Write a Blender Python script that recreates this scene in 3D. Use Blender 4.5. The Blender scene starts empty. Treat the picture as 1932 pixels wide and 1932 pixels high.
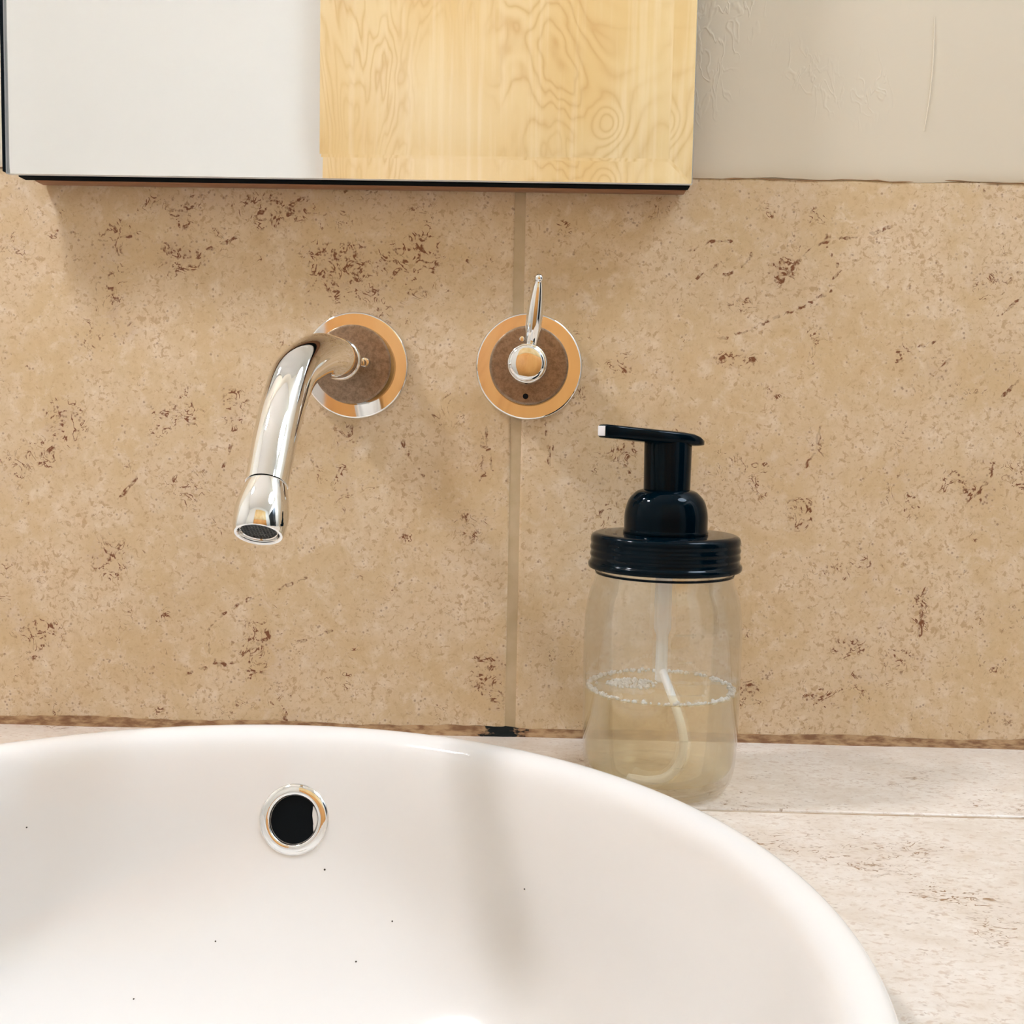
import bpy, bmesh, math, random
import numpy as np
from mathutils import Matrix, Vector
from mathutils.bvhtree import BVHTree

# ---------------------------------------------------------------- camera, light, exposure
sc = bpy.context.scene
COL = sc.collection
sc.view_settings.view_transform = 'Standard'
sc.view_settings.look = 'None'
sc.view_settings.gamma = 1.0
sc.view_settings.use_curve_mapping = False
sc.view_settings.exposure = 1.42
sc.cycles.max_bounces = 9
sc.cycles.diffuse_bounces = 3
sc.cycles.glossy_bounces = 5
sc.cycles.use_light_tree = False
sc.cycles.use_adaptive_sampling = True
sc.cycles.adaptive_threshold = 0.04
sc.cycles.adaptive_min_samples = 16
sc.cycles.transmission_bounces = 8
sc.cycles.transparent_max_bounces = 16
sc.cycles.sample_clamp_indirect = 4.0
sc.cycles.blur_glossy = 0.6

cam_data = bpy.data.cameras.new('camera')
cam = bpy.data.objects.new('camera', cam_data)
COL.objects.link(cam)
cam_data.sensor_width = 36.0
cam_data.lens = 36.0 * 2000.0 / 1932.0
cam_data.clip_start = 0.01
_r = Vector((0.999593, 0.020841, 0.019462)); _u = Vector((-0.021042, 0.078484, 0.996693)); _f = Vector((-0.019244, 0.996698, -0.078891))
_m = Matrix((_r, _u, -_f)).transposed().to_4x4()
_m.translation = Vector((0.0, -0.613, 0.18029))
cam.matrix_world = _m
sc.camera = cam

world = bpy.data.worlds.new('world'); sc.world = world
world.use_nodes = True
world.node_tree.nodes['Background'].inputs[0].default_value = (0.9, 0.86, 0.8, 1)
world.node_tree.nodes['Background'].inputs[1].default_value = 0.05

SCONCE = (-0.52, -0.19, 0.79)      # globe of the wall sconce left of the mirror
SCONCE_POWER = 97.0
SCONCE_COLOR = (0.87, 0.885, 0.955)
FILL_POWER = 8.6  # fill light added to brighten the right side
FILL_COLOR = (0.70, 0.85, 1.03)

# marks on the two tiles in view, millimetres on the wall: clusters (x, z, rx, rz, density) and hairline veins
CL=[(-150.0,301.9,21.5,9.2,1.0),(-203.2,296.7,7.7,7.7,0.9),(-207.9,274.2,15.3,9.2,1),(-240.0,282.7,13.8,9.2,0.6),(-113.3,265.3,15.3,13.8,1),(-110.4,277.3,24.5,7.7,0.7),(-81.5,274.8,10.7,10.7,0.8),(-64.9,278.0,10.7,13.8,0.8),(-98.1,258.1,10.7,7.7,0.8),(-243.9,251.1,4.3,15.3,0.8),(-237.4,233.1,7.7,6.1,0.6),(-174.4,196.3,9.2,9.2,0.8),(-174.4,182.6,4.6,9.2,0.6),(-273.6,177.6,12.3,13.8,0.7),(-283.2,157.4,13.8,7.7,0.6),(-300.5,150.8,9.2,6.1,0.5),(-249.6,100.5,12.3,12.3,0.7),(-289.5,55.5,12.3,9.2,0.7),(-294.5,42.7,6.1,6.1,0.5),(-158.9,55.4,6.7,8.6,0.9),(-109.6,165.5,7.7,18.4,0.6),(-109.4,139.3,6.1,10.7,0.6),(-29.6,160.9,3.7,13.8,0.6),(-38.1,117.6,6.7,4.9,0.6),(-73.6,116.8,3.7,4.6,0.6),(-22.8,36.6,10.7,13.8,0.9),(-19.3,17.6,6.1,6.1,0.6),(-128.5,250.1,4.6,9.2,0.6),(-276.7,283.6,4.6,6.1,0.5),(-186.4,304.4,46.0,6.1,0.35),(-95.4,301.3,46.0,12.3,0.3),(138.5,272.4,6.7,8.6,1),(114.8,221.3,13.8,4.0,0.8),(51.5,217.2,9.2,6.1,0.7),(13.3,294.1,6.1,6.1,0.5),(4.7,276.2,6.1,6.1,0.5),(207.9,226.0,6.1,7.7,0.7),(229.1,220.4,6.1,8.6,0.7),(256.4,268.5,12.3,9.2,0.5),(154.6,134.1,7.7,10.7,0.8),(225.6,80.1,4.6,13.8,0.8),(218.1,138.5,4.6,6.1,0.6),(256.6,154.5,12.3,13.8,0.7),(185.3,57.3,10.7,6.7,0.8),(216.4,48.7,13.8,7.7,0.7),(127.9,30.8,8.6,5.5,0.9),(171.3,25.6,9.2,5.5,0.7),(273.3,15.5,9.2,6.1,0.6),(136.6,203.7,4.6,4.6,0.5),(85.8,184.5,7.7,5.5,0.6),(54.4,168.7,5.5,6.1,0.7),(24.6,201.6,7.7,4.6,0.5),(115.3,251.2,9.2,3.7,0.5)]
VE=[[(-246.0,293.0),(-239.9,285.7),(-235.3,284.3),(-229.2,287.3)],[(-130.9,90.7),(-146.4,84.0),(-165.2,77.3),(-184.0,65.9),(-190.3,57.8),(-188.7,45.2),(-180.9,35.9)],[(-206.1,30.5),(-187.2,37.3),(-174.6,39.2),(-155.8,53.9),(-141.7,59.0)],[(-141.6,51.1),(-124.4,56.2),(-108.9,62.9)],[(-88.1,176.6),(-75.8,172.2),(-71.0,160.1),(-63.2,151.0)],[(-183.8,147.0),(-177.5,161.0),(-174.4,170.3)],[(-228.8,150.7),(-238.3,138.2),(-243.0,131.9)],[(-28.4,182.3),(-25.0,161.0),(-21.6,145.7)],[(6.7,183.0),(8.6,167.8),(8.8,155.6)],[(-189.5,279.0),(-180.4,281.5),(-171.2,286.8)],[(-281.2,292.5),(-272.1,285.8)],[(89.2,266.6),(98.0,271.8),(108.3,278.8)],[(103.3,268.0),(113.0,272.0),(121.7,281.0)],[(137.2,265.0),(145.8,275.5),(154.4,284.5),(161.6,289.9),(175.0,290.7),(189.7,293.9),(198.5,297.6)],[(164.3,297.9),(164.2,284.7),(171.3,273.0),(167.1,267.0)],[(103.9,233.1),(117.3,237.0),(132.1,244.1),(143.9,248.8),(158.6,256.5),(165.8,261.0)],[(164.5,186.1),(162.1,170.9),(156.5,161.6)],[(204.8,227.4),(218.1,230.7),(231.3,235.4),(237.2,237.0)],[(260.5,247.8),(274.7,259.9)],[(222.1,89.3),(227.1,80.1),(226.3,64.5)],[(266.0,203.1),(274.4,212.2)],[(46.6,174.7),(51.3,170.2),(57.6,161.1)],[(48.4,164.0),(50.6,159.5),(56.3,155.6)],[(85.7,281.9),(97.5,288.0),(109.4,288.2)],[(254.1,145.3),(262.5,157.7),(264.8,169.9)],[(229.3,217.4),(234.9,223.5)]]

# ---------------------------------------------------------------- helpers
def link(o, parent=None):
    COL.objects.link(o)
    if parent is not None:
        o.parent = parent
    return o

def mesh_obj(name, bm, mat, parent=None, smooth=True, sharp=35):
    me = bpy.data.meshes.new(name)
    bmesh.ops.recalc_face_normals(bm, faces=bm.faces)
    for f in bm.faces:
        f.smooth = smooth
    if smooth:
        lim = math.radians(sharp)
        for e in bm.edges:
            e.smooth = not (len(e.link_faces) == 2 and e.calc_face_angle(0.0) > lim)
    bm.to_mesh(me); bm.free()
    me.materials.append(mat)
    return link(bpy.data.objects.new(name, me), parent)

def empty(name, loc=(0, 0, 0)):
    o = bpy.data.objects.new(name, None)
    o.location = loc
    o.empty_display_size = 0.02
    return link(o)

def tag(o, label=None, cat=None, group=None, kind=None):
    if label: o['label'] = label
    if cat: o['category'] = cat
    if group: o['group'] = group
    if kind: o['kind'] = kind
    return o

def keep(o, parent):
    """parent o without moving it (parents here are unrotated empties)"""
    o.parent = parent
    o.matrix_parent_inverse = Matrix.Translation(parent.location).inverted()
    return o

def add_box(bm, x0, x1, y0, y1, z0, z1, bevel=0.0, seg=2):
    vs = [bm.verts.new(p) for p in ((x0,y0,z0),(x1,y0,z0),(x1,y1,z0),(x0,y1,z0),(x0,y0,z1),(x1,y0,z1),(x1,y1,z1),(x0,y1,z1))]
    fs = [bm.faces.new([vs[i] for i in q]) for q in ((3,2,1,0),(4,5,6,7),(0,1,5,4),(1,2,6,5),(2,3,7,6),(3,0,4,7))]
    if bevel > 0:
        es = list({e for f in fs for e in f.edges})
        bmesh.ops.bevel(bm, geom=es, offset=bevel, segments=seg, profile=0.5, affect='EDGES')
    return bm

def box(name, mat, parent, *a, bevel=0.0, seg=2):
    bm = bmesh.new(); add_box(bm, *a, bevel=bevel, seg=seg)
    return mesh_obj(name, bm, mat, parent)

def add_lathe(bm, prof, mtx=None, seg=64, cap0=False, cap1=False):
    """prof: (radius, height) pairs turned about local z"""
    mtx = mtx or Matrix.Identity(4)
    rings = []
    for r, z in prof:
        if r < 1e-7:
            rings.append([bm.verts.new(mtx @ Vector((0, 0, z)))])
        else:
            rings.append([bm.verts.new(mtx @ Vector((r*math.cos(2*math.pi*k/seg), r*math.sin(2*math.pi*k/seg), z))) for k in range(seg)])
    for a, b in zip(rings, rings[1:]):
        for k in range(seg):
            k2 = (k+1) % seg
            if len(a) == 1 and len(b) == 1: continue
            if len(a) == 1: bm.faces.new((a[0], b[k], b[k2]))
            elif len(b) == 1: bm.faces.new((a[k2], a[k], b[0]))
            else: bm.faces.new((a[k], b[k], b[k2], a[k2]))
    if cap0 and len(rings[0]) > 1: bm.faces.new(rings[0])
    if cap1 and len(rings[-1]) > 1: bm.faces.new(rings[-1])
    return bm

def lathe(name, mat, parent, prof, mtx=None, seg=64, cap0=False, cap1=False, sharp=35):
    bm = bmesh.new(); add_lathe(bm, prof, mtx, seg, cap0, cap1)
    return mesh_obj(name, bm, mat, parent, sharp=sharp)

def round_profile(pts, n=5):
    """pts: (r, z, corner_radius): fillets the corners of an open profile"""
    out = []
    for i, (r, z, c) in enumerate(pts):
        p = Vector((r, z))
        if c <= 0 or i in (0, len(pts)-1):
            out.append((r, z)); continue
        a = Vector(pts[i-1][:2]) - p; b = Vector(pts[i+1][:2]) - p
        c = min(c, a.length*0.49, b.length*0.49)
        pa = p + a.normalized()*c; pb = p + b.normalized()*c
        for k in range(n+1):
            t = k/n
            q = pa*(1-t)**2 + p*2*t*(1-t) + pb*t*t
            out.append((q.x, q.y))
    return out

def catmull(pts, sub):
    P = [np.array(p, float) for p in pts]
    P = [2*P[0]-P[1]] + P + [2*P[-1]-P[-2]]
    out = []
    for i in range(1, len(P)-2):
        for k in range(sub):
            t = k/sub
            out.append(0.5*((2*P[i]) + (-P[i-1]+P[i+1])*t + (2*P[i-1]-5*P[i]+4*P[i+1]-P[i+2])*t*t + (-P[i-1]+3*P[i]-3*P[i+1]+P[i+2])*t**3))
    out.append(P[-2])
    return [Vector(p) for p in out]

def add_tube(bm, pts, radii, seg=32, caps=(True, True), up=Vector((1, 0, 0))):
    n = len(pts); rings = []
    u = up.copy()
    for i, p in enumerate(pts):
        t = (pts[min(i+1, n-1)] - pts[max(i-1, 0)]).normalized()
        u = (u - t*u.dot(t)).normalized(); v = t.cross(u)
        r = radii[i]
        rings.append([bm.verts.new(p + (u*math.cos(2*math.pi*k/seg) + v*math.sin(2*math.pi*k/seg))*r) for k in range(seg)])
    for a, b in zip(rings, rings[1:]):
        for k in range(seg):
            k2 = (k+1) % seg
            bm.faces.new((a[k], a[k2], b[k2], b[k]))
    if caps[0]: bm.faces.new(rings[0])
    if caps[1]: bm.faces.new(rings[-1])
    return bm

def frame_at(loc, zdir):
    """matrix whose local z looks along zdir"""
    z = Vector(zdir).normalized()
    x = Vector((1, 0, 0))
    x = (x - z*x.dot(z)).normalized(); y = z.cross(x)
    m = Matrix((x, y, z)).transposed().to_4x4(); m.translation = Vector(loc)
    return m

WALLWARD = lambda x, y, z: frame_at((x, y, z), (0, -1, 0))   # turned about an axis that comes out of the wall

# ---------------------------------------------------------------- materials
class NT:
    def __init__(self, name):
        self.m = bpy.data.materials.new(name); self.m.use_nodes = True
        self.t = self.m.node_tree; self.t.nodes.clear()
        self.out = self.t.nodes.new('ShaderNodeOutputMaterial')
    def n(self, typ, ins=None, **props):
        nd = self.t.nodes.new('ShaderNode' + typ)
        for k, v in props.items(): setattr(nd, k, v)
        for k, v in (ins or {}).items(): self.set(nd.inputs[k], v)
        return nd
    def set(self, sock, v):
        if isinstance(v, bpy.types.NodeSocket): self.t.links.new(v, sock)
        elif isinstance(v, (tuple, list)) and len(v) == 3 and sock.type == 'RGBA': sock.default_value = (*v, 1)
        else: sock.default_value = v
    def math(self, op, a, b=0.0, c=0.0, clamp=False):
        nd = self.n('Math', operation=op, use_clamp=clamp)
        self.set(nd.inputs[0], a); self.set(nd.inputs[1], b); self.set(nd.inputs[2], c)
        return nd.outputs[0]
    def step(self, v, a, b):
        nd = self.n('MapRange', interpolation_type='SMOOTHSTEP')
        self.set(nd.inputs[0], v); self.set(nd.inputs[1], a); self.set(nd.inputs[2], b)
        return nd.outputs[0]
    def mix(self, f, a, b):
        nd = self.n('Mix', data_type='RGBA')
        self.set(nd.inputs[0], f); self.set(nd.inputs[6], a); self.set(nd.inputs[7], b)
        return nd.outputs[2]
    def obj(self, scale=(1, 1, 1), offset=(0, 0, 0)):
        tc = self.n('TexCoord')
        mp = self.n('Mapping', {'Vector': tc.outputs['Object'], 'Scale': scale, 'Location': offset})
        return mp.outputs[0]
    def noise(self, vec, scale, detail=3.0, rough=0.55, dist=0.0):
        return self.n('TexNoise', {'Vector': vec, 'Scale': scale, 'Detail': detail, 'Roughness': rough, 'Distortion': dist}).outputs[0]
    def attr(self, name):
        return self.n('Attribute', attribute_name=name, attribute_type='GEOMETRY').outputs['Fac']
    def bump(self, h, strength, dist):
        return self.n('Bump', {'Height': h, 'Strength': strength, 'Distance': dist}).outputs[0]
    def pbsdf(self, **kw):
        p = self.n('BsdfPrincipled')
        for k, v in kw.items(): self.set(p.inputs[k.replace('_', ' ')], v)
        self.t.links.new(p.outputs[0], self.out.inputs[0])
        return self.m

def plain(name, color, rough=0.5, metal=0.0, **kw):
    return NT(name).pbsdf(Base_Color=color, Roughness=rough, Metallic=metal, **kw)

def travertine(name, ca, cb, cc, vein, use_attr, amount=1.0, seed=0.0, squash=(1, 1, 1), rough=0.42):
    """beige stone-look porcelain: cloudy ground, wormy brown pits in clusters, broken hairline veins"""
    g = NT(name)
    v = g.obj(squash, (seed, seed*0.7, seed*0.3))
    cloud = g.noise(v, 20, 4, 0.6, 0.6)
    fine = g.noise(v, 330, 3, 0.65, 0.4)
    flake = g.noise(v, 85, 5, 0.72, 0.35)
    col = g.mix(g.step(cloud, 0.38, 0.62), ca, cb)
    col = g.mix(g.math('MULTIPLY', g.step(flake, 0.47, 0.70), 0.62), col, cc)
    col = g.mix(g.math('MULTIPLY', g.step(flake, 0.48, 0.30), 0.30), col, tuple(c*s for c, s in zip(ca, (0.80, 0.70, 0.58))))
    col = g.mix(g.math('MULTIPLY', g.step(fine, 0.50, 0.72), 0.42), col, tuple(c*s for c, s in zip(ca, (0.74, 0.64, 0.52))))
    fleck = g.step(g.math('MULTIPLY_ADD', cloud, 0.35, g.noise(v, 300, 3, 0.65, 0.5)), 0.74, 0.84)
    col = g.mix(g.math('MULTIPLY', fleck, 0.62*amount), col, tuple(a*0.45+b_*0.55 for a, b_ in zip(ca, (0.36, 0.17, 0.06))))
    patch = g.step(g.noise(v, 17, 3, 0.6), 0.46, 0.70)
    if use_attr:
        clus = g.math('MAXIMUM', g.math('MULTIPLY', patch, 0.42), g.attr('cluster'))
    else:
        clus = g.math('MULTIPLY', patch, 0.9)
    # wormy pits
    wn = g.noise(v, 100, 2.6, 0.6, 1.5)
    ridge = g.math('ABSOLUTE', g.math('SUBTRACT', wn, 0.5))
    wid = g.math('MULTIPLY_ADD', clus, 0.046*amount, 0.009*amount)
    worm = g.math('SUBTRACT', 1.0, g.step(ridge, g.math('MULTIPLY', wid, 0.4), wid))
    brk = g.step(g.noise(v, 230, 3, 0.6), 0.44, 0.55)
    gate = g.step(g.math('ADD', g.noise(v, 52, 3, 0.6), g.math('MULTIPLY', clus, 0.30)), 0.585, 0.68)
    worm = g.math('MULTIPLY', g.math('MULTIPLY', worm, brk), gate)
    # tiny specks
    sp = g.n('TexVoronoi', {'Vector': v, 'Scale': 280.0, 'Randomness': 1.0}).outputs['Distance']
    spk = g.math('MULTIPLY', g.math('SUBTRACT', 1.0, g.step(sp, 0.12, 0.26)), g.step(g.math('MULTIPLY_ADD', clus, 0.12, flake), 0.50, 0.60))
    pit = g.math('MAXIMUM', worm, g.math('MULTIPLY', spk, 0.55))
    if use_attr:
        d = g.attr('vein')
        wob = g.math('MULTIPLY', g.math('SUBTRACT', wn, 0.58), 4.5)
        dd = g.math('ABSOLUTE', g.math('ADD', d, wob))
        line = g.math('SUBTRACT', 1.0, g.step(dd, 0.25, 0.75))
        near = g.math('SUBTRACT', 1.0, g.step(d, 2.0, 3.2))
        line = g.math('MULTIPLY', g.math('MULTIPLY', line, near), g.math('MULTIPLY_ADD', brk, 0.7, 0.3))
        pit = g.math('MAXIMUM', pit, line)
    halo = g.math('MULTIPLY', clus, g.step(flake, 0.40, 0.66))
    col = g.mix(g.math('MULTIPLY', halo, 0.55*amount), col, tuple(a*0.5+b_*0.5 for a, b_ in zip(ca, (0.30, 0.12, 0.035))))
    col = g.mix(g.math('MULTIPLY', pit, 0.97), col, vein)
    return g.pbsdf(Base_Color=col, Roughness=rough, Normal=g.bump(fine, 0.3, 0.00015))

M = {}
M['tile'] = travertine('wall_tile', (0.66, 0.49, 0.285), (0.72, 0.56, 0.37), (0.84, 0.715, 0.57), (0.185, 0.056, 0.016), True, 1.15)
M['counter_tile'] = travertine('counter_tile', (0.66, 0.56, 0.46), (0.73, 0.64, 0.55), (0.79, 0.72, 0.64), (0.27, 0.15, 0.07), False, 0.85, 3.1, (0.75, 1.15, 1.0), 0.35)  # same tile family as the wall; its brighter light is put into a paler base

def m_paint():
    g = NT('wall_paint')
    v = g.obj()
    worm = g.math('ABSOLUTE', g.math('SUBTRACT', g.noise(g.obj((1.5, 1, 0.7)), 75, 2, 0.5, 0.6), 0.5))
    ridge = g.math('MULTIPLY', g.math('SUBTRACT', 1.0, g.step(worm, 0.0, 0.045)), g.step(g.noise(v, 14, 2), 0.53, 0.62))
    h = g.math('ADD', g.math('MULTIPLY', ridge, 0.6), g.math('MULTIPLY', g.noise(v, 260, 2), 0.12))
    return g.pbsdf(Base_Color=(0.75, 0.675, 0.54), Roughness=0.5, Normal=g.bump(h, 0.22, 0.0009))
M['paint'] = m_paint()
M['plain_paint'] = plain('room_paint', (0.82, 0.79, 0.73), 0.6)
M['ceiling'] = plain('ceiling_paint', (0.85, 0.82, 0.77), 0.7)

def m_grout(name, a, b):
    g = NT(name); v = g.obj()
    c = g.mix(g.step(g.noise(v, 60, 4), 0.35, 0.65), a, b)
    return g.pbsdf(Base_Color=c, Roughness=0.8, Normal=g.bump(g.noise(v, 900, 3), 0.4, 0.0003))
M['grout'] = m_grout('grout', (0.53, 0.40, 0.235), (0.60, 0.46, 0.29))
M['dark_grout'] = m_grout('counter_grout', (0.36, 0.24, 0.14), (0.55, 0.43, 0.31))

def m_caulk():
    """old brown sealant, blackened by mould around the foot of the tile joint"""
    g = NT('old_caulk')
    tc = g.n('TexCoord'); sx = g.n('SeparateXYZ', {0: tc.outputs['Object']})
    x, y = sx.outputs[0], sx.outputs[1]
    v = g.obj((0.35, 1, 1))
    c = g.mix(g.step(g.noise(v, 300, 4), 0.35, 0.65), (0.17, 0.08, 0.035), (0.36, 0.22, 0.11))
    d = g.math('ABSOLUTE', g.math('ADD', x, 0.016))
    d = g.math('MULTIPLY_ADD', g.math('SUBTRACT', g.noise(g.obj((0.5, 1, 1)), 420, 3), 0.5), 0.034, d)
    c = g.mix(g.math('SUBTRACT', 1.0, g.step(d, 0.008, 0.013)), c, (0.006, 0.007, 0.006))
    return g.pbsdf(Base_Color=c, Roughness=0.7, Specular_IOR_Level=0.12, Normal=g.bump(g.noise(v, 500, 3), 0.5, 0.001))
M['caulk'] = m_caulk()

M['chrome'] = plain('chrome', (0.86, 0.85, 0.83), 0.035, 1.0)
def m_mottled():  # dull mottled brown metal for the disc faces
    g = NT('mottled_metal'); v = g.obj()
    n = g.noise(v, 420, 5, 0.75, 0.3)
    c = g.mix(g.step(n, 0.32, 0.66), (0.20, 0.135, 0.088), (0.33, 0.235, 0.16))
    return g.pbsdf(Base_Color=c, Roughness=0.34, Metallic=0.75)
M['mottled'] = m_mottled()
M['dark_chrome'] = plain('shaded_chrome_step', (0.045, 0.05, 0.055), 0.12, 1.0)  # dark reflection on the disc sides is put into this colour
M['mesh_dark'] = plain('dark_strainer', (0.012, 0.013, 0.014), 0.4, 0.3)
M['black_gap'] = plain('black_gap', (0.002, 0.003, 0.004), 0.6, 0.0, Specular_IOR_Level=0.1)
M['porcelain'] = plain('white_porcelain', (0.81, 0.765, 0.712), 0.11, 0.0, Coat_Weight=0.25, Coat_Roughness=0.06)
M['black'] = plain('gloss_black_plastic', (0.0002, 0.0042, 0.0080), 0.06, 0.0, Specular_IOR_Level=0.10)
M['lid'] = plain('black_enamel', (0.0002, 0.0042, 0.0080), 0.10, 0.0, Specular_IOR_Level=0.11)
M['white_plastic'] = plain('white_plastic', (0.80, 0.78, 0.78), 0.4)
def m_thin_glass():
    """thin clear jar glass: clear in the middle, reflecting by Fresnel towards its rounded edges"""
    g = NT('clear_glass')
    geo = g.n('NewGeometry')
    ior = g.math('MULTIPLY_ADD', geo.outputs['Backfacing'], 1/1.5-1.5, 1.5)
    fr = g.n('Fresnel', {'IOR': ior}).outputs[0]
    tr = g.n('BsdfTransparent', {'Color': (0.99, 0.99, 0.98)}).outputs[0]
    gl = g.n('BsdfGlossy', {'Color': (1, 1, 1), 'Roughness': 0.02}).outputs[0]
    mx = g.n('MixShader', {0: fr, 1: tr, 2: gl})
    rf = g.n('BsdfGlass', {'Color': (1, 1, 0.99), 'Roughness': 0.0, 'IOR': 1.5})
    mx = g.n('MixShader', {0: 0.15, 1: mx.outputs[0], 2: rf.outputs[0]})
    g.t.links.new(mx.outputs[0], g.out.inputs[0])
    return g.m
M['glass'] = m_thin_glass()
M['mirror_glass'] = plain('mirror_glass', (1.0, 1.0, 1.0), 0.0, 0.0, Transmission_Weight=1.0, IOR=1.5)
M['ground_edge'] = plain('ground_glass_edge', (0.86, 0.87, 0.85), 0.5)
M['silver'] = plain('mirror_silver', (0.94, 0.94, 0.93), 0.0, 1.0)
M['black_board'] = plain('black_board', (0.0005, 0.003, 0.005), 0.9, 0.0, Specular_IOR_Level=0.1)
M['frosted_tube'] = plain('milky_tube', (0.98, 0.97, 0.94), 0.35, 0.0, Transmission_Weight=0.12, IOR=1.4)
M['foam'] = plain('soap_foam', (0.96, 0.95, 0.91), 0.15, 0.0, Transmission_Weight=0.1, IOR=1.3)

def m_liquid():
    """slightly cloudy yellowish soap: partly clear, partly milky"""
    g = NT('soap_liquid')
    p = g.n('BsdfPrincipled', {'Base Color': (1.0, 0.89, 0.66), 'Roughness': 0.10, 'IOR': 1.2, 'Transmission Weight': 0.45})
    t = g.n('BsdfTransparent', {'Color': (1.0, 0.95, 0.82)})
    mx = g.n('MixShader', {0: 0.72, 1: p.outputs[0], 2: t.outputs[0]})
    g.t.links.new(mx.outputs[0], g.out.inputs[0])
    return g.m
M['liquid'] = m_liquid()

def m_birch(name, tones):
    """rotary cut birch veneer: stretched wavy rings with cathedral loops and a few pin knots"""
    g = NT(name)
    v = g.obj((1.0, 1.0, 0.42), (2.3, 0, 1.1))
    base = g.noise(v, 3.4, 4.0, 0.52, 0.9)
    tc = g.n('TexCoord'); s = g.n('SeparateXYZ', {0: tc.outputs['Object']})
    knots = 0.0
    for kx, kz, rx, rz, amp in ((0.111, 0.687, 0.040, 0.050, 0.22), (0.030, 0.665, 0.045, 0.06, 0.17), (-0.24, 0.60, 0.05, 0.09, 0.13), (-0.03, 0.90, 0.06, 0.10, 0.15)):
        dx = g.math('MULTIPLY', g.math('SUBTRACT', s.outputs[0], kx), 1/rx); dz = g.math('MULTIPLY', g.math('SUBTRACT', s.outputs[2], kz), 1/rz)
        q = g.math('ADD', g.math('MULTIPLY', dx, dx), g.math('MULTIPLY', dz, dz))
        knots = g.math('ADD', knots, g.math('DIVIDE', amp, g.math('ADD', 1.0, g.math('MULTIPLY', q, 1.6))))
    base = g.math('ADD', base, knots)
    rings = g.math('FRACT', g.math('MULTIPLY', base, 26.0))
    tri = g.math('ABSOLUTE', g.math('MULTIPLY_ADD', rings, 2.0, -1.0))
    grain = g.math('POWER', tri, 2.5)
    fade = g.step(g.noise(v, 6, 2), 0.36, 0.60)
    streak = g.noise(g.obj((90, 90, 3)), 1.0, 4, 0.6)
    c = g.mix(g.step(g.noise(g.obj((1, 1, 0.6)), 3.2, 2), 0.3, 0.7), tones[0], tones[1])
    c = g.mix(g.math('MULTIPLY', g.math('MULTIPLY', grain, fade), 0.60), c, tones[2])
    c = g.mix(g.math('MULTIPLY', g.step(streak, 0.45, 0.7), 0.25), c, tones[3])
    return g.pbsdf(Base_Color=c, Roughness=0.42, Specular_IOR_Level=0.3)
M['birch'] = m_birch('birch_veneer', ((0.74, 0.49, 0.20), (0.82, 0.62, 0.34), (0.57, 0.31, 0.10), (0.90, 0.74, 0.48)))
M['amber_birch'] = m_birch('orange_reflection_birch', ((0.66, 0.28, 0.07), (0.74, 0.37, 0.11), (0.46, 0.17, 0.035), (0.80, 0.45, 0.16)))  # lower door's deeper orange, made up for its reflection in the chrome rings
def m_woodstrip():
    g = NT('brown_wood')
    n = g.noise(g.obj((0.08, 1, 1)), 260, 4, 0.6)
    c = g.mix(n, (0.20, 0.085, 0.04), (0.40, 0.19, 0.095))
    return g.pbsdf(Base_Color=c, Roughness=0.5)
M['wood_strip'] = m_woodstrip()
M['door'] = plain('dark_door_paint', (0.004, 0.007, 0.010), 0.35)
M['floor'] = m_grout('floor_tile', (0.34, 0.26, 0.19), (0.42, 0.33, 0.25))
M['vanity'] = plain('dark_vanity_wood', (0.10, 0.055, 0.03), 0.4)
M['speck'] = plain('dirt', (0.05, 0.03, 0.015), 0.8)

def emitter(name, color, power):
    g = NT(name)
    e = g.n('Emission', {'Color': color, 'Strength': power})
    g.t.links.new(e.outputs[0], g.out.inputs[0])
    return g.m
M['sconce_glow'] = emitter('sconce_globe_glow', SCONCE_COLOR, SCONCE_POWER)
M['fill_glow'] = emitter('fill_lamp_glow', FILL_COLOR, FILL_POWER)

# ---------------------------------------------------------------- room shell
X0, X1, Y0, ZF, ZC = -1.25, 1.35, -1.28, -0.85, 1.55
wall = tag(box('wall_back', M['paint'], None, X0-.1, X1+.1, 0.0012, 0.103, ZF, ZC), kind='structure')
tag(box('wall_left', M['plain_paint'], None, X0-.1, X0, Y0, 0.0012, ZF, ZC), kind='structure')
tag(box('wall_right', M['plain_paint'], None, X1, X1+.1, Y0, 0.0012, ZF, ZC), kind='structure')
tag(box('wall_front', M['plain_paint'], None, X0-.1, X1+.1, Y0-.1, Y0, ZF, ZC), kind='structure')
tag(box('floor', M['floor'], None, X0-.1, X1+.1, Y0-.1, 0.103, ZF-.08, ZF), kind='structure')
tag(box('ceiling', M['ceiling'], None, X0-.1, X1+.1, Y0-.1, 0.103, ZC, ZC+.08), kind='structure')

door = tag(empty('added_dark_door', (X1, -.75, ZF)), kind='structure')  # unseen door, added to give the chrome dark reflections
door.name = 'added_dark_door'
keep(box('door_leaf', M['door'], None, X1-.03, X1-.0005, -1.15, -.33, ZF+.004, 1.17, bevel=.002), door)
for z0, z1 in ((ZF+.15, .05), (.2, 1.05)):
    keep(box('door_panel', M['door'], None, X1-.036, X1-.0305, -1.03, -.45, z0, z1, bevel=.003), door)
keep(lathe('door_handle', M['chrome'], None, round_profile([(.0, .06, 0), (.022, .058, .004), (.026, .045, .006), (.012, .03, .004), (.010, .004, .001), (.026, .001, 0), (.026, 0, 0)]), Matrix.Translation((X1-.0305, -.39, .12)) @ Matrix.Rotation(-math.pi/2, 4, 'Y'), 32), door)

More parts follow.
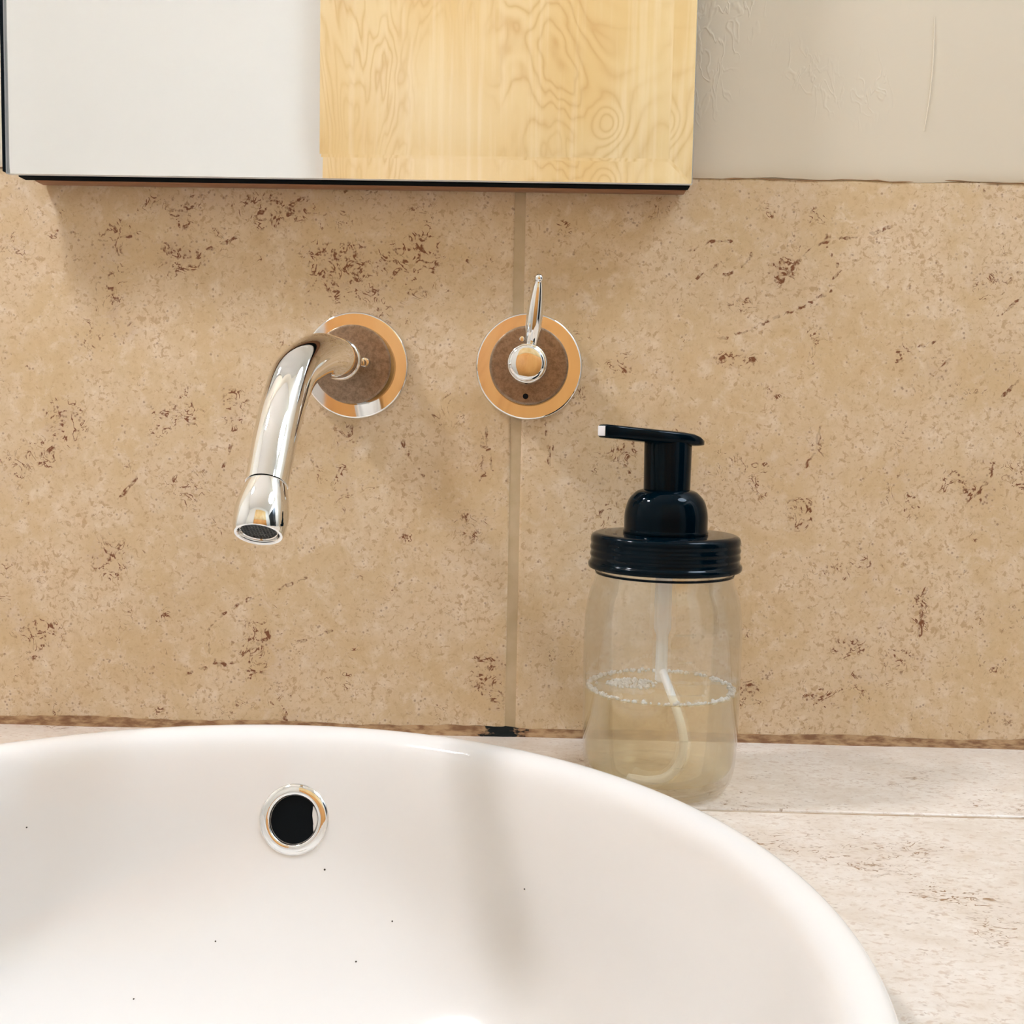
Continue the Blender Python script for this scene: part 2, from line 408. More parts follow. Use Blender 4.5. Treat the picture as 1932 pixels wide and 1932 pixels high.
# ---------------------------------------------------------------- backsplash tiles
def seg_dist(px, pz, ax, az, bx, bz):
    dx, dz = bx-ax, bz-az
    t = np.clip(((px-ax)*dx + (pz-az)*dz)/max(dx*dx+dz*dz, 1e-9), 0, 1)
    return np.hypot(px-(ax+t*dx), pz-(az+t*dz))

def wall_tile(x0, x1, z0, z1, yb, clusters, veins):
    def axis(a, b):
        inner = np.linspace(a+.0022, b-.0022, max(2, int((b-a)/.003)))
        return np.concatenate([[a, a, a+.0004, a+.0012], inner, [b-.0012, b-.0004, b, b]])
    xs, zs = axis(x0, x1), axis(z0, z1)
    def depth(n):
        d = np.zeros(n); d[[0, -1]] = yb; d[[1, -2]] = .0012; d[[2, -3]] = .0005; d[[3, -4]] = .0001
        return d
    nx, nz = len(xs), len(zs)
    GX, GZ = np.meshgrid(xs, zs)
    DX, DZ = np.meshgrid(depth(nx), depth(nz))
    GY = np.maximum(DX, DZ)
    co = np.stack([GX, GY, GZ], -1).reshape(-1, 3)
    idx = np.arange(nx*nz).reshape(nz, nx)
    faces = np.stack([idx[:-1, :-1], idx[:-1, 1:], idx[1:, 1:], idx[1:, :-1]], -1).reshape(-1, 4)
    me = bpy.data.meshes.new('tile')
    me.from_pydata(co.tolist(), [], faces.tolist())
    me.polygons.foreach_set('use_smooth', [True]*len(me.polygons))
    px, pz = co[:, 0]*1000, co[:, 2]*1000
    c = np.zeros(len(co))
    for cx, cz, rx, rz, d in clusters:
        q = ((px-cx)/(rx*1.25))**2 + ((pz-cz)/(rz*1.25))**2
        c = np.maximum(c, d*np.clip(1.25-q, 0, 1))
    v = np.full(len(co), 50.0)
    for line in veins:
        for (ax, az), (bx, bz) in zip(line, line[1:]):
            v = np.minimum(v, seg_dist(px, pz, ax, az, bx, bz))
    me.attributes.new('cluster', 'FLOAT', 'POINT').data.foreach_set('value', c.astype(np.float32))
    me.attributes.new('vein', 'FLOAT', 'POINT').data.foreach_set('value', v.astype(np.float32))
    me.materials.append(M['tile'])
    return link(bpy.data.objects.new('tile', me), wall)

rnd = random.Random(5)
def random_marks(x0, x1):
    cl = [(rnd.uniform(x0, x1)*1000, rnd.uniform(10, 320), rnd.uniform(5, 20), rnd.uniform(5, 14), rnd.uniform(.4, .9)) for _ in range(24)]
    ve = []
    for _ in range(8):
        x, z = rnd.uniform(x0, x1)*1000, rnd.uniform(10, 310)
        ve.append([(x+i*11, z+i*rnd.uniform(-6, 9)) for i in range(4)])
    return cl, ve

TZ0, TZ1 = 0.0, 0.3234
GX0, GX1 = -0.0133, -0.0077
tl = wall_tile(-0.3433, GX0, TZ0, TZ1, .003, CL, VE)
tr = wall_tile(GX1, 0.3223, TZ0, TZ1, .003, CL, VE)
wall_tile(-0.6789, -0.3489, TZ0, TZ1, .003, *random_marks(-.68, -.35))
wall_tile(0.3279, 0.6579, TZ0, TZ1, .003, *random_marks(.33, .66))
for gx0, gx1 in ((GX0, GX1), (-0.3489, -0.3433), (0.3223, 0.3279)):
    box('grout_line', M['grout'], wall, gx0-.0003, gx1+.0003, .0007, .0031, TZ0, TZ1-.0005)

# plaster and paint end in a soft wavy edge on top of the tiles
bm = bmesh.new()
prev = None
n = 320
for i in range(n+1):
    x = X0 + (X1-X0)*i/n
    w = 0.0004*math.sin(i*0.9) + 0.0004*math.sin(i*0.37+1) + rnd.uniform(-.0003, .0003)
    ring = [bm.verts.new(p) for p in ((x, .0012, .3228+w), (x, -.0001, .3231+w), (x, -.0004, .3243+w), (x, -.0007, .3275), (x, -.0009, .3330), (x, -.0009, .42), (x, -.0009, ZC-.0005), (x, .0012, ZC-.0005))]
    if prev:
        for a in range(7): bm.faces.new((prev[a], ring[a], ring[a+1], prev[a+1]))
    prev = ring
mesh_obj('plaster_coat', bm, M['paint'], wall, sharp=60)
bm = bmesh.new()
tp = [Vector((-.6789+1.3368*i/200, -.00012, .3229+.0004*math.sin(i*.8)+.0004*math.sin(i*.33+1)+rnd.uniform(-.0004, .0004))) for i in range(201)]
add_tube(bm, tp, [max(.00005, .00022+rnd.uniform(-.0002, .00025)) for _ in tp], 6, up=Vector((0, 1, 0)))
mesh_obj('dirt_line', bm, plain('brown_dirt', (.33, .19, .09), .8), wall)
# run of thick paint on the wall
pts = [Vector((.217,   -.0009, .412)), Vector((.2175, -.0010, .392)), Vector((.2168, -.0010, .372)), Vector((.2145, -.0009, .350))]
bm = bmesh.new(); add_tube(bm, catmull(pts, 6), [.0003]*19, 8)
mesh_obj('paint_drip', bm, M['paint'], wall)

# ---------------------------------------------------------------- counter
counter = empty('vanity_counter', (0, -.28, -.04))
tag(counter, 'pale tiled bathroom counter around the round white sink', 'counter')
SX, SY = -0.114, -0.314                 # sink centre
HOLE = 0.1938
def counter_tile(x0, x1, y0, y1):
    bm = bmesh.new(); add_box(bm, x0, x1, y0, y1, -.012, 0.0, bevel=.0014, seg=3)
    return keep(mesh_obj('tile', bm, M['counter_tile'], None), counter)
for x0, x1 in ((-0.86, -0.415), (-0.411, 0.044-.12), (-.072, .372), (.376, .82)):
    counter_tile(x0, x1, -.1140, -.0030)
counter_tile(.304, .82, -.56, -.1172)
counter_tile(-.86, -.424, -.56, -.1172)
def counter_cutout(x0, x1, y0, y1):
    """tile with the round hole for the sink"""
    bm = bmesh.new()
    N = 128
    ang = [2*math.pi*k/N for k in range(N)]
    for cx, cy in ((x0, y0), (x1, y0), (x1, y1), (x0, y1)):
        a = math.atan2(cy-SY, cx-SX) % (2*math.pi)
        j = min(range(N), key=lambda k: abs(ang[k]-a)); ang[j] = a
    ang.sort()
    def edge(a, inset):
        c, s = math.cos(a), math.sin(a)
        t = []
        if c > 1e-9: t.append((x1-inset-SX)/c)
        if c < -1e-9: t.append((x0+inset-SX)/c)
        if s > 1e-9: t.append((y1-inset-SY)/s)
        if s < -1e-9: t.append((y0+inset-SY)/s)
        t = min(t); return SX+c*t, SY+s*t
    rows = []
    rows.append([(SX+HOLE*math.cos(a), SY+HOLE*math.sin(a), -.012) for a in ang])
    rows.append([(SX+HOLE*math.cos(a), SY+HOLE*math.sin(a), 0.0) for a in ang])
    rows.append([(*edge(a, .0012), 0.0) for a in ang])
    rows.append([(*edge(a, .0004), -.0004) for a in ang])
    rows.append([(*edge(a, 0), -.0014) for a in ang])
    rows.append([(*edge(a, 0), -.012) for a in ang])
    V = [[bm.verts.new(p) for p in r] for r in rows]
    V.append(V[0])
    for a, b in zip(V, V[1:]):
        for k in range(N):
            k2 = (k+1) % N
            bm.faces.new((a[k], a[k2], b[k2], b[k]))
    return keep(mesh_obj('tile', bm, M['counter_tile'], None, smooth=False), counter)
counter_cutout(-.42, .300, -.56, -.1172)
keep(box('joint_grout', M['dark_grout'], None, -.86, .82, -.1176, -.1136, -.010, -.0011), counter)
for x in (-.422, .302):
    keep(box('cross_grout', M['dark_grout'], None, x-.0023, x+.0023, -.56, -.1178, -.010, -.0014), counter)
# sealant between counter and backsplash
bm = bmesh.new(); prev = None
n = 300
for i in range(n+1):
    x = -.86 + 1.68*i/n
    w = rnd.uniform(-.0004, .0004) + .0005*math.sin(i*.31)
    ring = [bm.verts.new(p) for p in ((x, .0008, .0048+w), (x, -.0006, .0042+w), (x, -.0016, .0020), (x, -.0040-w, .0004), (x, -.0052-w, -.0006), (x, .0008, -.0100))]
    if prev:
        for a in range(5): bm.faces.new((prev[a], ring[a], ring[a+1], prev[a+1]))
    prev = ring
keep(mesh_obj('caulk_bead', bm, M['caulk'], None, sharp=80), counter)
# substrate and front edge
bm = bmesh.new()
add_box(bm, -.86, .82, -.114, .0005, -.05, -.0121)
add_box(bm, -.86, -.345, -.56, -.114, -.05, -.0121)
add_box(bm, .117, .82, -.56, -.114, -.05, -.0121)
add_box(bm, -.345, .117, -.56, -.545, -.05, -.0121)
keep(mesh_obj('substrate', bm, M['dark_grout'], None, smooth=False), counter)
for k in range(4):
    bm = bmesh.new(); add_box(bm, -.86+.4205*k, -.86+.4205*k+.4175, -.568, -.5605, -.052, 0.0, bevel=.0012)
    keep(mesh_obj('edge_tile', bm, M['counter_tile'], None), counter)

# vanity cabinet that carries the counter
van = empty('vanity_cabinet', (0, -.28, ZF))
tag(van, 'dark wooden vanity cabinet under the tiled counter', 'cabinet')
bm = bmesh.new()
add_box(bm, -.84, -.82, -.53, 0.0, ZF, -.0505); add_box(bm, .78, .80, -.53, 0.0, ZF, -.0505)
add_box(bm, -.82, .78, -.53, 0.0, ZF+.08, ZF+.10); add_box(bm, -.82, .78, -.02, 0.0, ZF+.1, -.0505)
add_box(bm, -.82, .78, -.53, -.51, -.12, -.0505); add_box(bm, -.82, .78, -.48, -.46, ZF, ZF+.08)
keep(mesh_obj('carcass', bm, M['vanity'], None, smooth=False), van)
for k in range(4):
    d = keep(box('door', M['vanity'], None, -.818+.4*k, -.822+.4*k+.396, -.549, -.531, ZF+.09, -.125, bevel=.002), van)
    bm = bmesh.new(); hx = -.818+.4*k+(.36 if k % 2 == 0 else .036)
    add_tube(bm, [Vector((hx, -.549, -.16)), Vector((hx, -.57, -.17)), Vector((hx, -.57, -.27)), Vector((hx, -.549, -.28))], [.005]*4, 12)
    h = mesh_obj('handle', bm, M['chrome'], None); h.parent = d

# ---------------------------------------------------------------- sink
sink = empty('sink', (SX, SY, 0))
tag(sink, 'round white porcelain sink with raised rim, set in the counter', 'sink')
def sq(theta, n):
    return (abs(math.cos(theta))**n + abs(math.sin(theta))**n)**(-1.0/n)
# (radius, height, squareness): from the outer foot over the rim down into the bowl
PROF = [(.030, -.128, 2), (.09, -.124, 2.2), (.140, -.108, 2.5), (.172, -.078, 2.6), (.189, -.048, 2.45), (.1950, -.026, 2.12), (.1915, -.0145, 2), (.1915, -.006, 2), (.1926, .000, 2),
        (.1955, .008, 2), (.2005, .0165, 2), (.2080, .0232, 2), (.2122, .0268, 2), (.2138, .0290, 2), (.2137, .0306, 2), (.2120, .0321, 2),
        (.2090, .0328, 2), (.2050, .0325, 2), (.2015, .0312, 2), (.1988, .0290, 2), (.1966, .0255, 2), (.1945, .0200, 2), (.1915, .0100, 2),
        (.1880, -.0030, 2.04), (.1838, -.0180, 2.14), (.1775, -.0330, 2.36), (.1690, -.0480, 2.58), (.1580, -.0620, 2.72), (.1430, -.0755, 2.7),
        (.1240, -.0870, 2.5), (.1000, -.0955, 2.3), (.0720, -.1010, 2.1), (.0450, -.1045, 2), (.0240, -.1065, 2)]
ROT = math.radians(0)
def bowl_mesh():
    bm = bmesh.new(); N = 160
    cr = catmull([(r, z, n) for r, z, n in PROF], 3)
    rings = []
    for p in cr:
        r, z, n = p
        rings.append([bm.verts.new((r*sq(2*math.pi*k/N + ROT, max(n, 2))*math.cos(2*math.pi*k/N), r*sq(2*math.pi*k/N + ROT, max(n, 2))*math.sin(2*math.pi*k/N), z)) for k in range(N)])
    rings.append(rings[0])
    for a, b in zip(rings, rings[1:]):
        for k in range(N):
            k2 = (k+1) % N
            bm.faces.new((a[k], a[k2], b[k2], b[k]))
    return bm
bm = bowl_mesh()
bmesh.ops.recalc_face_normals(bm, faces=bm.faces)
tree = BVHTree.FromBMesh(bm)
basin = mesh_obj('basin', bm, M['porcelain'], sink, sharp=180)
# drain at the bottom
lathe('drain', M['chrome'], sink, [(.0, -.104), (.015, -.1042), (.016, -.1055), (.0175, -.1062), (.0185, -.1040), (.022, -.1034), (.0235, -.1048), (.0235, -.115), (0, -.115)])
# overflow: ring and dark throat on the back wall of the bowl
def on_bowl(wx, wz, wy=-.129):
    """hit of the camera-independent inward probe at world x,z from the bowl axis"""
    o = Vector((wx-SX, 0, wz)); h = tree.ray_cast(o, Vector((0, 1, 0)))
    n = h[1]; n = n if n.y < 0 else -n
    return h[0], n
p, nrm = on_bowl(-.1095, -.0062)
OV = frame_at(p, nrm)
ring = lathe('overflow_ring', M['chrome'], sink, [(.0112, -.0016), (.0113, .0012), (.0118, .0019), (.0126, .0022), (.0150, .0018), (.0163, .0010), (.0167, .0002), (.0165, -.0016), (.0112, -.0016)], OV, 72)
lathe('overflow_throat', M['black_gap'], sink, [(.0111, .0004), (.0109, .0002), (.0, .0002)], OV, 48)
bm = bmesh.new()
for wx, wz in ((-.222, -.001), (-.0935, -.027), (-.170, -.072), (-.14, -.055), (-.075, -.06), (-.06, -.045), (.0, -.02)):
    q, nn = on_bowl(wx, wz)
    r = 0.0004 if wx != -.0935 else .0005
    add_lathe(bm, [(0, -.0003), (r, 0), (r*.6, .0003), (0, .0004)], frame_at(q, nn), 6)
tag(mesh_obj('dirt_specks', bm, M['speck'], sink), kind='stuff')

# ---------------------------------------------------------------- mirror
XL, XR, ZB, ZT = -0.2929, 0.0830, 0.3142, 0.90
YM = -.025
mirror = empty('mirror', ((XL+XR)/2, 0, ZB))
tag(mirror, 'tall rectangular mirror above the chrome faucet, showing pale wood and a cream wall', 'mirror')
def mk(o): return keep(o, mirror)
bm = bmesh.new()
BW, BD = .0128, .00090
o4 = [(XL, ZB), (XR, ZB), (XR, ZT), (XL, ZT)]
i4 = [(XL+BW, ZB+BW), (XR-BW, ZB+BW), (XR-BW, ZT-BW), (XL+BW, ZT-BW)]
fi = [bm.verts.new((x, YM, z)) for x, z in i4]
fo = [bm.verts.new((x, YM+BD, z)) for x, z in o4]
bo = [bm.verts.new((x, YM+.0045, z)) for x, z in o4]
bm.faces.new(fi); bm.faces.new(bo)
for a in range(4):
    b = (a+1) % 4
    bm.faces.new((fi[a], fi[b], fo[b], fo[a])); bm.faces.new((fo[a], fo[b], bo[b], bo[a])).material_index = 1
pane = mk(mesh_obj('glass_pane', bm, M['mirror_glass'], None, smooth=False))
pane.data.materials.append(M['ground_edge'])
mk(box('silver_layer', M['silver'], None, XL, XR, YM+.0046, YM+.0050, ZB, ZT))
mk(box('backing_board', M['black_board'], None, XL+.0050, XR-.0008, YM+.0051, -.0115, ZB-.0006, ZT))
mk(box('edge_strip', M['black_board'], None, XL-.0017, XL-.0001, YM+.0006, -.019, ZB+.0012, ZT))
mk(box('back_frame', M['wood_strip'], None, XL+.0095, XR-.0012, -.0114, -.0010, ZB-.0012, ZB+.03, bevel=.0012))
mk(box('back_frame', M['wood_strip'], None, XL+.0095, XR-.0012, -.0114, -.0010, ZT-.03, ZT-.002, bevel=.0012))

# ---------------------------------------------------------------- faucet spout
ESC = (-.1032, 0, .2143)
spout = empty('wall_faucet_spout', ESC)
tag(spout, 'chrome wall mounted faucet spout curving down over the sink', 'faucet')
def sk(o): return keep(o, spout)
A = WALLWARD(ESC[0], 0, ESC[2])
RING = round_profile([(.020, .0005, 0), (.0304, .0002, 0), (.0307, .0022, .0008), (.0300, .0036, .0008), (.0293, .00385, 0), (.0200, .00387, 0)])
sk(lathe('escutcheon_ring', M['chrome'], None, RING, A, 96, sharp=6))
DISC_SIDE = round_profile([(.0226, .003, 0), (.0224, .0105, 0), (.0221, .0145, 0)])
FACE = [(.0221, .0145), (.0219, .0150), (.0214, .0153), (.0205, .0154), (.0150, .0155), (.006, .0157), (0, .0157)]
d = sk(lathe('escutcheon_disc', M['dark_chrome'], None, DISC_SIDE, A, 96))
f = lathe('disc_face', M['mottled'], None, FACE, A, 96); f.parent = d
sk(lathe('set_screw', M['chrome'], None, [(0, .0205), (.0024, .0200), (.0030, .0190), (.0030, .0150)], WALLWARD(-.0952, 0, .2153), 24))
# collar and stem
sk(lathe('stem', M['chrome'], None, [(.0072, .012), (.0072, .050)], A, 48))
B = WALLWARD(-.1034, 0, .2147)
sk(lathe('collar', M['chrome'], None, round_profile([(.0070, .0440, 0), (.0104, .0442, .0008), (.0110, .0465, .0006), (.0110, .0505, .0006), (.0100, .0518, .0004), (.0094, .0518, 0)]), B, 64, sharp=25))
sk(lathe('collar_groove', M['black_gap'], None, [(.0096, .0512), (.0094, .0518), (.0094, .0560)], B, 64))
SP = [(-.1034, -.0548, .2147), (-.1044, -.0660, .2150), (-.1086, -.0850, .2138), (-.1129, -.1110, .2046), (-.1138, -.1310, .1897), (-.1140, -.1470, .1731), (-.1144, -.1605, .1539)]
path = catmull(SP, 12)
tot = len(path)
rad = []
for i in range(tot):
    t = i/(tot-1)
    rad.append(.0102 + .0010*min(1, t/.3) - .0020*min(1, max(0, (t-.3)/.7)))
bm = bmesh.new(); add_tube(bm, path, rad, 56)
sk(mesh_obj('spout_tube', bm, M['chrome'], None, sharp=50))
end = Vector(SP[-1]); tip = Vector((-.1146, -.1733, .1338)); ax = (tip-end)
L = ax.length
E_ = frame_at(end, ax)
aer = sk(lathe('aerator_housing', M['chrome'], None, [(.0070, -.0004), (.0087, .0000), (.0089, .0006), (.0098, .0040), (.0109, .0085), (.0115, .0130), (.01155, .0160), (.0112, L-.0035), (.0105, L-.0008), (.0100, L), (.0090, L), (.0086, L-.0004), (.0085, L-.0030)], E_, 72, sharp=40))
insert = sk(lathe('aerator_rim', M['chrome'], None, [(.0085, L-.0030), (.0081, L-.0016), (.0077, L-.0012), (.0074, L-.0016), (.0074, L-.0035)], E_, 64))
strainer = sk(lathe('aerator_strainer', M['mesh_dark'], None, [(.0086, L-.0024), (0, L-.0024)], E_, 48))
bm = bmesh.new()
for i in range(-5, 6):
    w = math.sqrt(max(0, .0073**2-(i*.00135)**2))
    for m4 in (0, 1):
        P0 = Vector((i*.00135, -w, L-.0022)); P1 = Vector((i*.00135, w, L-.0022))
        if m4: P0 = Vector((-w, i*.00135, L-.0021)); P1 = Vector((w, i*.00135, L-.0021))
        add_tube(bm, [E_ @ P0, E_ @ P1], [.00022]*2, 6, up=Vector((.3, .5, .8)))
s2 = mesh_obj('strainer_grid', bm, plain('grey_grid', (.12, .12, .115), .4, .8), None); s2.parent = strainer

# ---------------------------------------------------------------- valve with lever handle
VC = (-.0037, 0, .2155)
valve = empty('wall_valve_handle', VC)
tag(valve, 'chrome single lever wall valve with upright handle beside the spout', 'faucet handle')
def vk(o): return keep(o, valve)
A = WALLWARD(*VC)
vk(lathe('escutcheon_ring', M['chrome'], None, RING, A, 96, sharp=6))
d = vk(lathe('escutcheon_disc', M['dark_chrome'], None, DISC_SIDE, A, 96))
f = lathe('disc_face', M['mottled'], None, FACE, A, 96); f.parent = d
lathe('screw_hole', M['black_gap'], None, [(.0016, .0158), (0, .0159)], WALLWARD(-.0052, 0, .1982), 20).parent = d
hub = vk(lathe('hub', M['chrome'], None, round_profile([(.0095, .012, 0), (.0098, .0160, .001), (.0110, .0175, .001), (.0113, .0270, .0012), (.0106, .0300, .0006), (.0098, .0302, 0)]), WALLWARD(-.0045, 0, .2157), 72, sharp=30))
cap = lathe('hub_cap', M['chrome'], None, [(.0100, .0300), (.0096, .0311), (.0080, .0317), (.0050, .0321), (0, .0322)], WALLWARD(-.0047, 0, .2157), 64, sharp=60); cap.parent = hub
l0 = Vector((-.0028, -.0215, .2245)); l1 = Vector((.0010, -.0285, .2630)); la = l1-l0
LP = [(0, .0030), (.05, .0034), (.16, .0039), (.30, .0044), (.42, .0045), (.55, .0043), (.68, .0038), (.80, .0031), (.88, .0025), (.905, .0021), (.925, .0020), (.94, .0023)]
prof = [(r, t*la.length) for t, r in LP]
cz = la.length*.965; R_ = .0025
prof += [(R_*math.cos(a), cz+R_*math.sin(a)) for a in [math.radians(q) for q in range(-30, 91, 15)]]
prof[-1] = (0, cz+R_)
vk(lathe('lever', M['chrome'], None, prof, frame_at(l0, la), 40, sharp=50))
vk(lathe('lever_pin', M['chrome'], None, [(0, .0185), (.0014, .0182), (.0018, .0172), (.0018, .0150)], WALLWARD(-.0078, 0, .2298), 16))

# ---------------------------------------------------------------- foaming soap jar
JX, JY = .0672, -.080
jar = empty('soap_dispenser', (JX, JY, 0))
tag(jar, 'glass mason jar soap dispenser with black foaming pump on counter', 'soap dispenser')
OUT = round_profile([(0, .0022, 0), (.020, .0018, 0), (.029, .0008, .002), (.0325, .0004, .001), (.0365, .0045, .004), (.0385, .012, .006), (.0394, .030, .01), (.0397, .060, .01), (.0398, .080, .01),
                     (.0392, .0905, .008), (.0372, .0995, .006), (.0352, .1045, .003), (.0345, .1080, .002), (.0345, .1200, 0)], 4)
INN = round_profile([(.0333, .1200, 0), (.0333, .1075, .002), (.0340, .1040, .003), (.0360, .0988, .006), (.0379, .0900, .008), (.0386, .080, .008), (.0386, .060, .01), (.0383, .030, .01), (.0374, .0135, .005), (.0345, .0085, .004), (.027, .0066, .003), (.0, .0072, 0)], 4)
glass = lathe('jar_glass', M['glass'], jar, OUT + INN, None, 96, sharp=60)
LZ = .0502
LIQ = [(0, .0071), (.020, .0067)] + round_profile([(.0268, .0065, 0), (.0344, .0084, .004), (.0373, .0135, .005), (.0382, .030, .01), (.0384, LZ+.0006, 0), (.0374, LZ-.0004, .001), (.034, LZ-.0005, 0)], 4) + [(0, LZ-.0005)]
lathe('liquid_soap', M['liquid'], jar, LIQ, None, 96, sharp=50)
# bubbles afloat along the glass and in the middle
bm = bmesh.new(); rb = random.Random(3)
for i in range(290):
    a = rb.uniform(0, 2*math.pi); rr = .0374 - abs(rb.gauss(0, .0014)); s = rb.uniform(.0005, .0012)
    bmesh.ops.create_icosphere(bm, subdivisions=1, radius=s, matrix=Matrix.Translation((rr*math.cos(a), rr*math.sin(a), LZ+.0002+rb.uniform(-.0002, .0006))))
for i in range(160):
    a = rb.uniform(0, 2*math.pi); rr = .013*math.sqrt(rb.random()); s = rb.uniform(.0004, .0012)
    bmesh.ops.create_icosphere(bm, subdivisions=1, radius=s, matrix=Matrix.Translation((-.014+rr*math.cos(a), .006+rr*math.sin(a)*.8, LZ+.0002)))
tag(mesh_obj('soap_bubbles', bm, M['foam'], jar), kind='stuff')
# embossed marks in the glass: frame and cup scale lines
def emboss(x0, x1, z, h=.0005):
    bm = bmesh.new(); m = 8; prev = None
    def P(x, zz, r): return Vector((x, -math.sqrt(r*r-x*x), zz))
    for k in range(m+1):
        x = x0+(x1-x0)*k/m
        v = [bm.verts.new(P(x, zz, r)) for r, zz in ((.0396, z-h), (.0402, z-h*.6), (.0402, z+h*.6), (.0396, z+h))]
        if prev:
            for a in range(4): bm.faces.new((prev[a], v[a], v[(a+1) % 4], prev[(a+1) % 4]))
        else: bm.faces.new(v)
        prev = v
    bm.faces.new(prev)
    mesh_obj('embossed_mark', bm, M['glass'], jar, smooth=False)
for x0, x1, z in ((.001, .011, .0845), (.0025, .0095, .0715), (-.001, .017, .0670), (-.001, .017, .0555), (.001, .010, .0335), (.0025, .0085, .0205), (.003, .012, .0605)):
    emboss(x0, x1, z)
emboss(-.001, 0, .0612, .005); emboss(.0165, .0172, .0612, .005)
# screw lid
lid = lathe('screw_lid', M['lid'], jar, round_profile([(.0330, .1120, 0), (.0380, .1112, .0006), (.0386, .1125, .0008), (.0384, .1140, .0006), (.0374, .1150, .0006), (.0371, .1165, .0006), (.0378, .1180, .0008), (.0371, .1198, .0008), (.0378, .1216, .0008), (.0371, .1234, .0008), (.0376, .1252, .001), (.0372, .1278, .0016), (.0350, .1290, .001), (.0200, .1290, 0)], 4), None, 96, sharp=40)
lathe('lid_hole', M['black_gap'], None, [(.0011, .12905), (0, .1291)], Matrix.Translation((-.0262, -.010, 0)), 16).parent = lid
lathe('lid_seal', M['black'], jar, [(.0325, .1085), (.0348, .1085), (.0349, .1094), (.0325, .1094)], None, 96)
# pump
collar = lathe('pump_collar', M['black'], jar, round_profile([(.0190, .1286, 0), (.0213, .1290, .0004), (.0213, .1305, .0004), (.0209, .1312, .0004), (.0209, .1395, .008), (.0190, .1462, .007), (.0150, .1502, .004), (.0118, .1512, 0), (.006, .1512, 0)], 7), None, 96, sharp=50)
stem = lathe('pump_stem', M['black'], jar, round_profile([(.0116, .1495, 0), (.0119, .1740, 0), (.011, .1775, 0), (0, .1775, 0)]), None, 64)
# head: sections along its length, then turned so that the nozzle comes a little forward
HR = math.radians(24)
secs = [(-.0375, .1768, .1827, .0040), (-.0368, .1764, .1831, .0047), (-.030, .1760, .1827, .0056), (-.020, .1750, .1819, .0072), (-.013, .1743, .1813, .0098), (-.006, .1738, .1808, .0116), (.003, .1733, .1802, .0120), (.009, .1730, .1794, .0116), (.013, .1730, .1782, .0100), (.0162, .1732, .1765, .0078), (.0178, .1738, .1752, .0050), (.0181, .1743, .1747, .0020)]
bm = bmesh.new(); rings = []
for x, zb, zt, hw in secs:
    zc, hh = (zb+zt)/2, (zt-zb)/2
    ringv = []
    for k in range(24):
        a = 2*math.pi*k/24; c, s = math.cos(a), math.sin(a)
        e = .45
        ringv.append(bm.verts.new((x, hw*math.copysign(abs(c)**e, c), zc + hh*math.copysign(abs(s)**e, s))))
    rings.append(ringv)
for a, b in zip(rings, rings[1:]):
    for k in range(24): bm.faces.new((a[k], a[(k+1) % 24], b[(k+1) % 24], b[k]))
bm.faces.new(rings[0]); bm.faces.new(rings[-1])
bmesh.ops.rotate(bm, verts=bm.verts, cent=(0, 0, 0), matrix=Matrix.Rotation(HR, 3, 'Z'))
head = mesh_obj('pump_head', bm, M['black'], jar, sharp=50)
bm = bmesh.new(); add_box(bm, -.0379, -.0370, -.0036, .0036, .1774, .1823, bevel=.0003)
bmesh.ops.rotate(bm, verts=bm.verts, cent=(0, 0, 0), matrix=Matrix.Rotation(HR, 3, 'Z'))
mesh_obj('nozzle_insert', bm, M['white_plastic'], None).parent = head
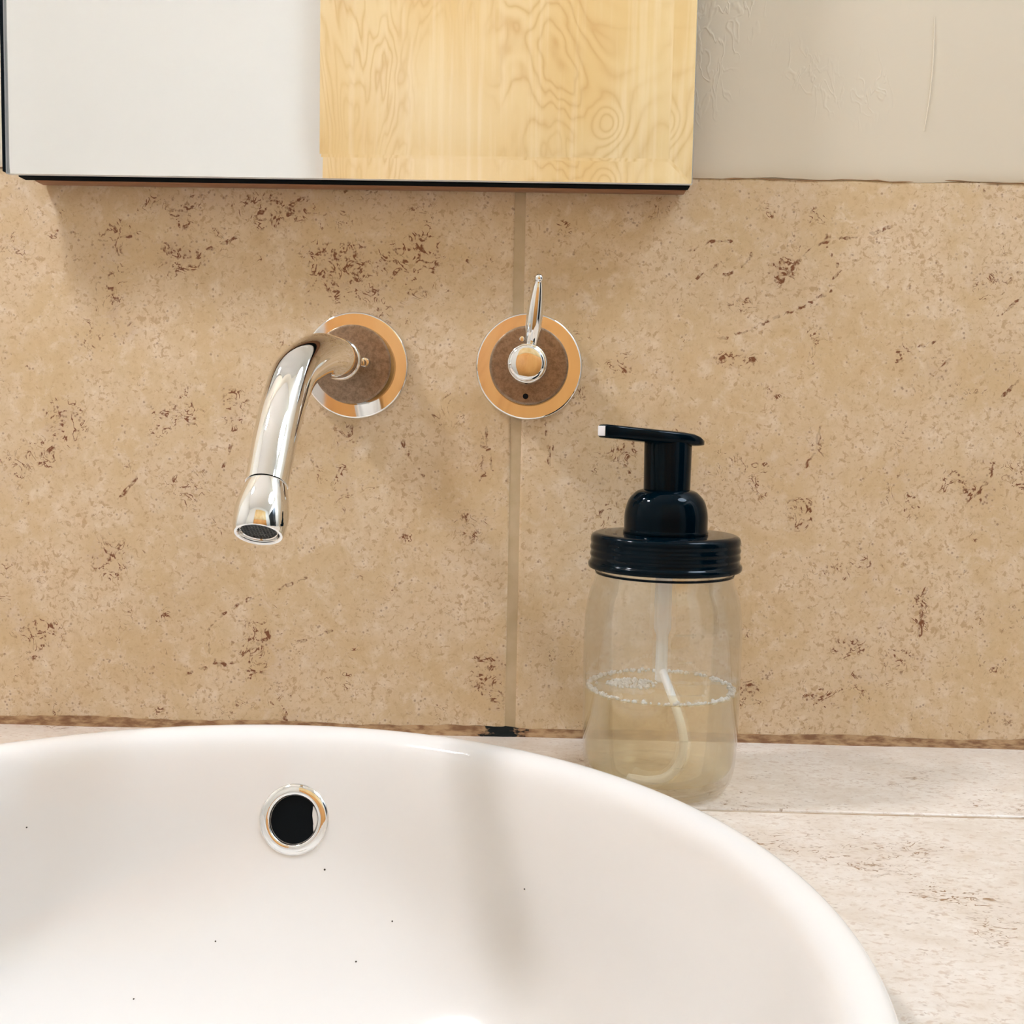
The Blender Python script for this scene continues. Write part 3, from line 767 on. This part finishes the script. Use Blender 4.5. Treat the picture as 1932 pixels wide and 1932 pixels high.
# dip tube
lathe('pump_chamber', M['frosted_tube'], jar, [(.0042, .112), (.0044, .0805), (.0030, .0770), (.0031, .0540), (.0020, .0530), (.0010, .0530), (.0010, .112)], Matrix.Translation((0, 0, 0)), 32, sharp=40)
tp = catmull([(0, 0, .060), (.003, -.010, .052), (.0065, -.023, .041), (.0082, -.029, .031), (.0065, -.031, .0215), (.0005, -.031, .0140), (-.008, -.0285, .0110), (-.017, -.022, .0098)], 6)
bm = bmesh.new(); add_tube(bm, tp, [.0021]*len(tp), 20)
mesh_obj('dip_tube', bm, M['frosted_tube'], jar)

# ---------------------------------------------------------------- room behind the camera, seen in the mirror
cab = empty('birch_cupboard', (.21, -1.26, ZF+.06))
tag(cab, 'tall pale birch plywood cupboard door seen in the mirror', 'cupboard')
CXL, CXR, CY = -.371, .80, -1.25
keep(box('upper_door', M['birch'], None, CXL, CXR, CY-.018, CY, .562, 1.35, bevel=.0008), cab)
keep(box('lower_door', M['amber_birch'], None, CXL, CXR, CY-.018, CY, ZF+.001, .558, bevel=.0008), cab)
keep(box('frame', M['birch'], None, CXL+.01, CXR-.01, Y0, CY-.0181, ZF+.001, 1.349), cab)

sconce = empty('wall_sconce', (SCONCE[0], 0, SCONCE[2]))
tag(sconce, 'globe wall sconce mounted left of the mirror', 'lamp')
lathe('backplate', M['chrome'], sconce, round_profile([(0, .0135, 0), (.03, .0135, .003), (.05, .010, .003), (.052, -.0025, 0)]), frame_at((0, 0, 0), (0, -1, 0)), 48)
bm = bmesh.new(); add_tube(bm, catmull([(0, -.012, 0), (0, -.10, -.005), (0, SCONCE[1]+.02, -.055), (0, SCONCE[1], -.06)], 8), [.007]*25, 20)
mesh_obj('arm', bm, M['chrome'], sconce)
lathe('globe_holder', M['chrome'], sconce, [(0, -.066), (.014, -.064), (.022, -.052), (.024, -.038), (.020, -.038)], Matrix.Translation((0, SCONCE[1], 0)), 40)
bm = bmesh.new(); bmesh.ops.create_uvsphere(bm, u_segments=20, v_segments=12, radius=.048, matrix=Matrix.Translation((0, SCONCE[1], .002)))
mesh_obj('globe', bm, M['sconce_glow'], sconce)

cl_ = empty('added_fill_lamp', (.92, -.36, ZC))  # made-up lamp, added out of view as fill for the right side
tag(cl_, 'round fill light added on the ceiling, out of view', 'lamp')
lathe('rim', M['chrome'], cl_, [(.30, 0), (.315, -.004), (.32, -.03), (.308, -.036), (.302, -.03)], None, 64)
lathe('diffuser', M['fill_glow'], cl_, [(.3025, -.030), (.26, -.05), (.18, -.065), (.09, -.071), (0, -.073)], None, 24)
